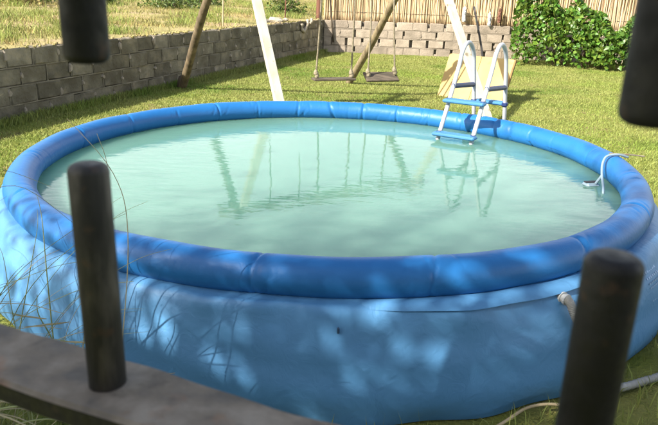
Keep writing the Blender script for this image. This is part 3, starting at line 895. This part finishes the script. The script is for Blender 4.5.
# ------------------------------------------------------------------ swing set
AL, AR = np.array([-1.243, 8.30, 2.25]), np.array([1.144, 9.20, 2.06])
def swing_set():
    t = thing('swing_set', 'home made swing frame of logs and white timber beyond the pool', 'swing frame', (-.1, 8.8, 0))
    def log(nm, a, b, r0, r1, m, seed):
        g = random.Random(seed)
        a, b = np.array(a, float), np.array(b, float)
        P = [a + (b - a) * k / 6 + np.array([g.gauss(0, .012), g.gauss(0, .012), 0]) * (0 < k < 6) for k in range(7)]
        v, f = tube(smooth_path(P, 4), [r0 + (r1 - r0) * k / 24 + g.gauss(0, .0015) for k in range(25)], 10)
        return mk(nm, v, f, m, t, smooth=True)
    ext = lambda a, b, e: np.array(b) + (np.array(b) - np.array(a)) / np.linalg.norm(np.array(b) - np.array(a)) * e
    log('log_leg', (-2.33, 10.07, -.04), ext((-2.33, 10.07, -.04), AL, .12), .062, .048, MT['logmid'], 1)['label'] = 'rough round log leg with dark foot'
    log('log_leg', (.25, 11.25, -.04), ext((.25, 11.25, -.04), AR, .12), .060, .048, MT['log'], 2)
    v, f = tube([(-2.345, 10.095, -.03), (-2.315, 10.045, .07), (-2.29, 10.01, .16)], [.074, .068, .064], 10)
    mk('log_foot', v, f, MT['logdark'], t, smooth=True)
    for a, b in (((-.46, 6.75, -.02), AL + [.06, .03, .06]), ((1.88, 7.55, -.02), AR + [.06, .03, .06])):
        a, b = np.array(a), np.array(b); dd = b - a; L_ = np.linalg.norm(dd); dd /= L_
        s = np.cross(dd, [0, 0, 1]); s /= np.linalg.norm(s); u = np.cross(s, dd)
        Rm = np.stack([s, u, dd], 1)
        v, f = box((0, 0, 0), (.105, .060, L_), 0, .006)
        v = v @ Rm.T + (a + b) / 2
        mk('white_leg', v, f, MT['white'], t)
    e = (AR - AL) / np.linalg.norm(AR - AL)
    log('top_beam', AL - e * .25, AR + e * .25, .055, .05, MT['log'], 5)
    for k_, zz in ((.18, 1.35), (.34, 1.55)):
        p = AL + (AR - AL) * k_
        v, f = tube(smooth_path([p - [0, 0, .03], p + [0.012, 0, -.35], (p[0], p[1], zz)], 4), .010, 6); mk('loose_rope', v, f, MT['rope'], t, smooth=True)
    for p in (AL, AR):
        v, f = tube([p + [0, 0, -.05] - e * .09, p + [0, 0, .05] + e * .09], .085, 8); mk('lashing', v, f, MT['rope'], t)
swing_set()

def swing(label, t0, t1, s0, s1, depth, roll, seed):
    g = random.Random(seed)
    s0, s1 = np.array(s0), np.array(s1)
    th_ = thing('swing', label, 'swing', tuple((s0 + s1) / 2), 'swings hanging from the frame')
    d = s1 - s0; L_ = np.linalg.norm(d); d /= L_
    ang = math.atan2(d[1], d[0])
    c_, s_ = math.cos(roll), math.sin(roll)
    v, f = box((0, 0, 0), (L_ + .09, depth, .028), 0, .005)
    v = v @ np.array([[1, 0, 0], [0, c_, -s_], [0, s_, c_]]).T
    c2, s2 = math.cos(ang), math.sin(ang)
    v = v @ np.array([[c2, -s2, 0], [s2, c2, 0], [0, 0, 1]]).T + (s0 + s1) / 2
    mk('seat', v, f, MT['seat'], th_)
    for s, tt in ((s0, t0), (s1, t1)):
        p = AL + (AR - AL) * tt
        P = [p + [0, 0, -.055], p * .5 + s * .5 + [g.gauss(0, .01), 0, 0], s + [0, 0, .10], s + [0, 0, -.015]]
        v, f = tube(smooth_path(P, 6), .0125, 7); rp = mk('rope', v, f, MT['rope'], th_, smooth=True)
        v, f = tube(smooth_path([s + [0, 0, .015], s + [.012, 0, .05], s + [-.004, 0, .085], s + [0, 0, .13]], 4), [.016, .024, .030, .028, .031, .026, .030, .034, .032, .028, .024, .018, .014], 8)
        mk('knot', v, f, MT['rope'], rp, smooth=True)
        v, f = tube([p + [0, .07, .0], p + [0, -.07, .0]], .062, 8); mk('hitch', v, f, MT['rope'], rp)
swing('wooden plank swing seat hanging level on ropes left of the log leg', .45, .615, (-.235, 8.98, .335), (.245, 9.14, .335), .17, 0.0, 1)
swing('wooden plank swing seat tilted toward the pool right of the log leg', .70, .83, (.475, 9.12, .36), (.85, 9.26, .38), .19, .55, 2)

# ------------------------------------------------------------------ board and pole behind the ladder
def board():
    t = thing('leaning_board', 'yellow wooden board leaning on a dark pole behind the ladder', 'board', (2.0, 9.7, 0))
    bl, br_ = np.array([1.60, 10.07, 0.0]), np.array([2.42, 9.33, 0.0])
    tl, tr_ = np.array([1.80, 10.40, .615]), np.array([2.64, 9.66, .615])
    nrm = np.cross(br_ - bl, tl - bl); nrm /= np.linalg.norm(nrm)
    th_ = .022
    def sub(u0, u1, v0, v1, off, m, nm, par, thk=th_):
        def q(u, v): return bl * (1 - u) * (1 - v) + br_ * u * (1 - v) + tl * (1 - u) * v + tr_ * u * v
        c4 = [q(u0, v0), q(u1, v0), q(u1, v1), q(u0, v1)]
        V = [p + nrm * off for p in c4] + [p + nrm * (off - thk) for p in c4]
        F = [(0, 1, 2, 3), (7, 6, 5, 4), (0, 4, 5, 1), (1, 5, 6, 2), (2, 6, 7, 3), (3, 7, 4, 0)]
        return mk(nm, V, F, m, par)
    sub(0, .497, 0, 1, 0, MT['board'], 'plank', t)
    sub(.503, .975, 0, 1, 0, MT['board'], 'plank', t)
    sub(.977, 1.0, 0.0, 1, .004, MT['boardedge'], 'edge_strip', t, .03)
    for v0 in (.12, .80): sub(.03, .96, v0, v0 + .08, -.024, MT['boardedge'], 'batten', t, .03)
board()
v, f = tube(smooth_path([(2.30, 10.02, -.03), (2.24, 10.08, .6), (2.06, 10.2, 1.32)], 5), .016, 8)
mk('prop_pole', v, f, MT['pole'], label='thin dark pole standing upright behind the yellow board', cat='pole', smooth=True)

# ------------------------------------------------------------------ little things hung on the reed fence
def on_back(s, off, z):
    p = W0 + BD * s + BN * off
    return np.array([p[0], p[1], z])
def hang(name, label, cat, s, z, rad, m, seed):
    g = random.Random(seed)
    c = on_back(s, -.05, 0)
    P = [(c[0] + g.gauss(0, .006), c[1], z + h) for h in np.linspace(-.17, .17, 9)]
    R = [rad * q * g.uniform(.85, 1.15) for q in (.55, .95, 1.0, .92, .98, .85, .88, .7, .25)]
    t = thing(name, label, cat, (c[0], c[1], z - .17))
    v, f = tube(P, R, 9, flat=.6); v = v + np.array([[g.gauss(0, .010), g.gauss(0, .006), g.gauss(0, .008)] for _ in v]); mk('body', v, f, m, t)
    h0 = on_back(s, .07, z + .24)
    v, f = tube([P[-1], tuple((np.array(P[-1]) + h0) / 2 + [0, 0, .02]), h0], .004, 5); mk('string', v, f, MT['rope'], t)
hang('hanging_bag', 'pale plastic bag hung on the reed fence right of white swing leg', 'bag', 3.42, 1.02, .075, MT['cloth'], 1)
hang('hanging_bag', 'narrow white bag hung low over the wall above the ladder', 'bag', 4.03, .93, .055, MT['cloth'], 2)
hang('hanging_pouch', 'dark brown pouch hung on the reed fence nearest the hedge', 'pouch', 4.26, 1.02, .065, MT['redwood'], 3)

# posts and stakes by the corner and on the terrace
def stake(label, p, q, r0, m, name='stake', group=None):
    v, f = tube(smooth_path([p, tuple((np.array(p) + np.array(q)) / 2 + [.006, 0, 0]), q], 3), r0, 7)
    mk(name, v, f, m, label=label, cat=name, group=group, smooth=True)
stake('reddish brown wooden post at the corner of the two walls', (-.42, 17.05, .6), (-.40, 17.05, 2.1), .075, MT['redwood'], 'post')
stake('dark thin stake leaning across the wall corner beside the reddish post', (-.03, 16.74, .25), (-.22, 16.70, 1.9), .022, MT['logdark'])
def tstake(label, s, d, lean, h, m=MT['twig']):
    b = np.array(on_terr(s, d)); stake(label, tuple(b - [0, 0, .1]), tuple(b + [lean, 0, h]), .016, m)
tstake('thin stake on the terrace beside the upper left iron bar', -8.35, .45, -.12, .45, MT['logdark'])
tstake('thin upright stake on the terrace right of the dark log leg', -4.6, .35, .03, .9)
tstake('thin brown stake on the terrace right of the left white leg', -1.4, .45, .03, .9, MT['redwood'])

# rubble on the wall top
def stone(label, p, s, seed, group=None):
    g = random.Random(seed)
    v, f = box((0, 0, 0), (s * 1.5, s, s * .7), g.uniform(0, 3), s * .28)
    v = np.array([q * g.uniform(.85, 1.15) for q in v])
    mk('rubble_stone', v + np.array(p), f, MT['stone'], label=label, cat='stone', group=group)
RG = 'broken stones on the terrace edge'
SW = ['leftmost pale stone of the small heap on the shaded wall top', 'second stone from the left in the heap on the shaded wall top',
      'largest pale stone in the middle of the heap on the shaded wall top', 'second stone from the right in the heap on the shaded wall top',
      'rightmost stone of the heap beside the left white swing leg']
for i in range(5):
    s_ = -2.95 + .26 * i
    p = np.array(on_terr(s_, .22 + .10 * (i % 2))) + [0, 0, .05]
    stone(SW[i], p, (.13, .11, .21, .14, .12)[i], 60 + i, RG)
def drip():
    t = thing('mortar_lump', 'whitish curled lump of mortar spilling over the shaded wall top', 'mortar lump', tuple(on_terr(-1.3, -.0)))
    c = W0 + WD * (-1.55); e = W0 + WD * (-.75)
    def w(u, off, z): q = c + (e - c) * u + WN * off; return (q[0], q[1], z)
    v, f = tube(smooth_path([w(0, -.03, .74), w(.02, -.04, .62), w(.12, -.05, .57), w(.25, -.05, .62), w(.4, -.05, .72), w(.5, -.02, .80)], 4), [.035 + .012 * math.sin(i * 1.7) for i in range(21)], 7)
    mk('lump', v, f, MT['stone'], t, smooth=True)
    v, f = tube(smooth_path([w(.62, -.04, .72), w(.72, -.05, .76), w(.9, 0, .81)], 4), [.03 + .01 * math.sin(i * 1.7) for i in range(9)], 7)
    mk('lump', v, f, MT['stone'], t, smooth=True)
drip()

# twig on the grass by the pool foot
v, f = tube(smooth_path([(.55, 1.93, .02), (.66, 2.00, .035), (.76, 2.07, .05), (.86, 2.10, .05), (.94, 2.09, .04), (.99, 2.06, .02)], 6), .006, 7)
mk('dry_stem', v, f, MT['twig'], label='pale bent dry stem lying on grass at the near foot of the pool', cat='stem', smooth=True)

# ------------------------------------------------------------------ iron fence the camera looks through
def iron_fence():
    pL, pR = np.array([-.145, .378]), np.array([.1245, .262])
    d = pR - pL; sp = np.linalg.norm(d); d /= sp; n = np.array([-d[1], d[0]])
    ang = math.atan2(d[1], d[0])
    t = thing('iron_fence', 'dark iron fence with round bars and flat rail close to the camera', 'fence', (float(pL[0]), float(pL[1]), 0))
    mid = (pL + pR) / 2
    ZT = 1.250                                            # top of the lower rail
    L_ = 2.3
    c = mid + n * (-.002)
    # rail with a slightly uneven edge
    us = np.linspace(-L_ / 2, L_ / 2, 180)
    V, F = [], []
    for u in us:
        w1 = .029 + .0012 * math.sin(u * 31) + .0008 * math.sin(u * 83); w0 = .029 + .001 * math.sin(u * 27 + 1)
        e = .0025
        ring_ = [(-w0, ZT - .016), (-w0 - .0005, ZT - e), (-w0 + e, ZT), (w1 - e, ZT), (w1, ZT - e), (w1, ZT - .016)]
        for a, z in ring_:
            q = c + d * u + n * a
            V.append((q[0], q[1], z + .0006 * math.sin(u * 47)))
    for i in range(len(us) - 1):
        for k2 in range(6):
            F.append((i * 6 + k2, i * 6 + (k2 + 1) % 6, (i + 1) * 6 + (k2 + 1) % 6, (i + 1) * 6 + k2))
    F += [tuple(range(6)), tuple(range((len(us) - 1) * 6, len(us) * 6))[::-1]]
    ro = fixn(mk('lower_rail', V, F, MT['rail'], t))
    ro.data.materials.append(MT['iron'])                  # shade on the rail's sides is put into this darker colour
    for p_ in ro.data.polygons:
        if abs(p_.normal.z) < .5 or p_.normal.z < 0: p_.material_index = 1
    v, f = box((mid[0], mid[1], 2.02), (L_, .05, .02), ang, .003); mk('upper_rail', v, f, MT['iron'], t)
    v, f = box((mid[0], mid[1], .16), (L_, .05, .02), ang, .003); mk('bottom_rail', v, f, MT['iron'], t)
    for sgn in (-1, 1):
        q = mid + d * sgn * (L_ / 2 + .02)
        v, f = box((q[0], q[1], 1.04), (.04, .055, 2.12), ang, .004); mk('post', v, f, MT['iron'], t)
    def rod(z0, z1, r, q, m, rt_, rb, tl=(0, 0)):
        zs, rs = [], []
        if rb:
            for a in (88, 70, 45, 20, 0): zs.append(z0 + rb * (1 - math.sin(math.radians(a)))); rs.append(r - rb + rb * math.cos(math.radians(a)))
        else: zs.append(z0); rs.append(r)
        if rt_:
            for a in (0, 20, 45, 70, 88): zs.append(z1 - rt_ * (1 - math.sin(math.radians(a)))); rs.append(r - rt_ + rt_ * math.cos(math.radians(a)))
        else: zs.append(z1); rs.append(r)
        P = [(q[0] + tl[0] * (z - z0), q[1] + tl[1] * (z - z0), z) for z in zs]
        v, f = tube(P, rs, 24)
        return mk('bar', v, f, m, t, smooth=True)
    r = .0127
    for k2 in range(-3, 5):
        q = pL + d * sp * k2
        if k2 == 0:
            b = rod(ZT - .001, 1.402, r * .97, q - n * .001, MT['ironw'], .0055, 0)
            b['label'] = 'weathered grey brown stub bar with rounded top'
        elif k2 == 1:
            b = rod(ZT - .001, 1.400, r, q, MT['iron'], .0055, 0)
            b['label'] = 'black stub bar with rounded top'
        else:
            rod(ZT - .001, 1.40, r, q, MT['iron'], .0055, 0)
        rod(.15, ZT - .015, r, q, MT['iron'], 0, 0)
        ub = 1.461 if k2 != 1 else 1.457
        rod(ub, 2.015, r * (1.05 if k2 == 1 else 1.0), q + (d * .006 if k2 == 0 else d * .004 if k2 == 1 else 0), MT['iron'], 0, .0055)
iron_fence()

# ------------------------------------------------------------------ tall grass stalks at the left, between fence and pool
def tall_grass():
    t = thing('tall_grass', 'long thin green and dry grass stalks arching over the left side of the pool', 'grass', (-1.15, 1.75, 0))
    g = random.Random(21)
    def stalk(P, w, m, fl=.25):
        v, f = tube(smooth_path(P, 6), [w * (1 - .75 * k / (6 * (len(P) - 1))) for k in range(6 * (len(P) - 1) + 1)], 5, flat=fl)
        so = mk('stalk', v, f, m, t, smooth=True)
        if g.random() < .12:                                   # narrow seed head at the tip
            a_, b_ = np.array(P[-2]), np.array(P[-1]); u_ = (b_ - a_) / (np.linalg.norm(b_ - a_) + 1e-9)
            v, f = tube([b_ - u_ * .05, b_ - u_ * .03, b_ + u_ * .01, b_ + u_ * .05, b_ + u_ * .075], [.0012, .0022, .0028, .0020, .0008], 6)
            v = v + np.array([[g.gauss(0, .0006) for _ in range(3)] for _ in v])
            mk('seed_head', v, f, MT['stalkdry'], so)
    for i in range(95):
        x = -1.55 + .72 * g.random() ** 1.5; y = g.uniform(1.35, 1.98)
        h = g.uniform(.35, 1.0); a = g.uniform(-.9, 2.6) if g.random() < .75 else g.uniform(0, 6.28)
        le = h * g.uniform(.2, .75)
        P = [(x, y, 0)]
        for q in (.35, .65, .88, 1.0):
            P.append((x + math.cos(a) * le * q ** 2.1 + g.gauss(0, .01), y + math.sin(a) * le * q ** 2.1 + g.gauss(0, .01), h * (q - .28 * q ** 4 * le / h)))
        stalk(P, g.uniform(.0042, .008), MT['stalk'] if g.random() < .65 else MT['stalkdry'])
    for i in range(75):
        x = g.uniform(-1.6, -1.0); y = g.uniform(1.45, 2.1); h = g.uniform(.3, .78); a = g.uniform(-.55, .75); le = h * g.uniform(.6, 1.3)
        P = [(x, y, 0)] + [(x + math.cos(a) * le * q ** 1.9, y + math.sin(a) * le * q ** 1.9, h * (q - .30 * q ** 4)) for q in (.35, .65, .88, 1.0)]
        if np.hypot(P[-1][0] - CX, P[-1][1] - CY) < 2.0 and P[-1][2] < .62: continue
        stalk(P, g.uniform(.0042, .008), MT['stalk'] if g.random() < .6 else MT['stalkdry'])
    # single long ones that cross the pool in the picture
    for P in ([(-.80, 1.70, 0), (-.74, 1.75, .45), (-.68, 1.80, .80), (-.645, 1.82, .98), (-.66, 1.80, 1.10)],
              [(-.70, 1.72, 0), (-.63, 1.78, .45), (-.60, 1.82, .80), (-.63, 1.82, .98), (-.74, 1.80, 1.14)],
              [(-1.15, 1.75, 0), (-1.05, 1.80, .5), (-.98, 1.82, .85), (-1.02, 1.82, 1.05), (-1.12, 1.80, 1.20)],
              [(-1.30, 1.72, 0), (-1.22, 1.75, .55), (-1.10, 1.80, .90), (-.98, 1.82, .98), (-.82, 1.83, .93)],
              [(-1.25, 1.60, 0), (-1.12, 1.64, .55), (-1.0, 1.68, .88), (-.86, 1.70, .97), (-.72, 1.72, .86)],
              [(-1.10, 1.65, 0), (-1.12, 1.68, .5), (-1.10, 1.70, .9), (-1.0, 1.70, 1.12), (-.86, 1.70, 1.22)]):
        stalk(P, .0040, MT['stalk'] if P[0][0] < -1.12 else MT['stalkdry'], .5)
tall_grass()

# ------------------------------------------------------------------ two trees shading pool and fence, three added behind to block sky light
build_tree('shade_tree', 'leafy tree left of the camera that shades the near side of the pool', (-5.2, -2.6, 0), 6.5, (-4.5, -1.85, 5.0), (1.75, 1.75, 1.7), 62, 300, .085, 11, cl_r=.36)
build_tree('shade_tree', 'second leafy tree behind the camera shading the iron fence', (-3.2, -3.6, 0), 6, (-2.7, -2.2, 4.0), (1.9, 1.5, 1.4), 60, 330, .09, 12)
build_tree('sky_block_tree', 'added unseen tree behind the camera at left, blocking low sky light', (-5.5, -6.0, 0), 5, (-5.3, -5.6, 2.6), (2.4, 1.3, 2.0), 60, 150, .17, 13, cl_r=.5)  # this row is added to darken the near pool and fence
build_tree('sky_block_tree', 'added unseen tree straight behind the camera, blocking low sky light', (-.3, -5.2, 0), 5, (-.2, -4.6, 2.5), (2.8, 1.3, 2.0), 70, 150, .17, 14, cl_r=.5)
build_tree('sky_block_tree', 'added unseen tree behind the camera at right, blocking low sky light', (5.0, -4.8, 0), 5, (4.8, -4.2, 2.6), (2.6, 1.3, 2.0), 60, 150, .17, 15, cl_r=.5)
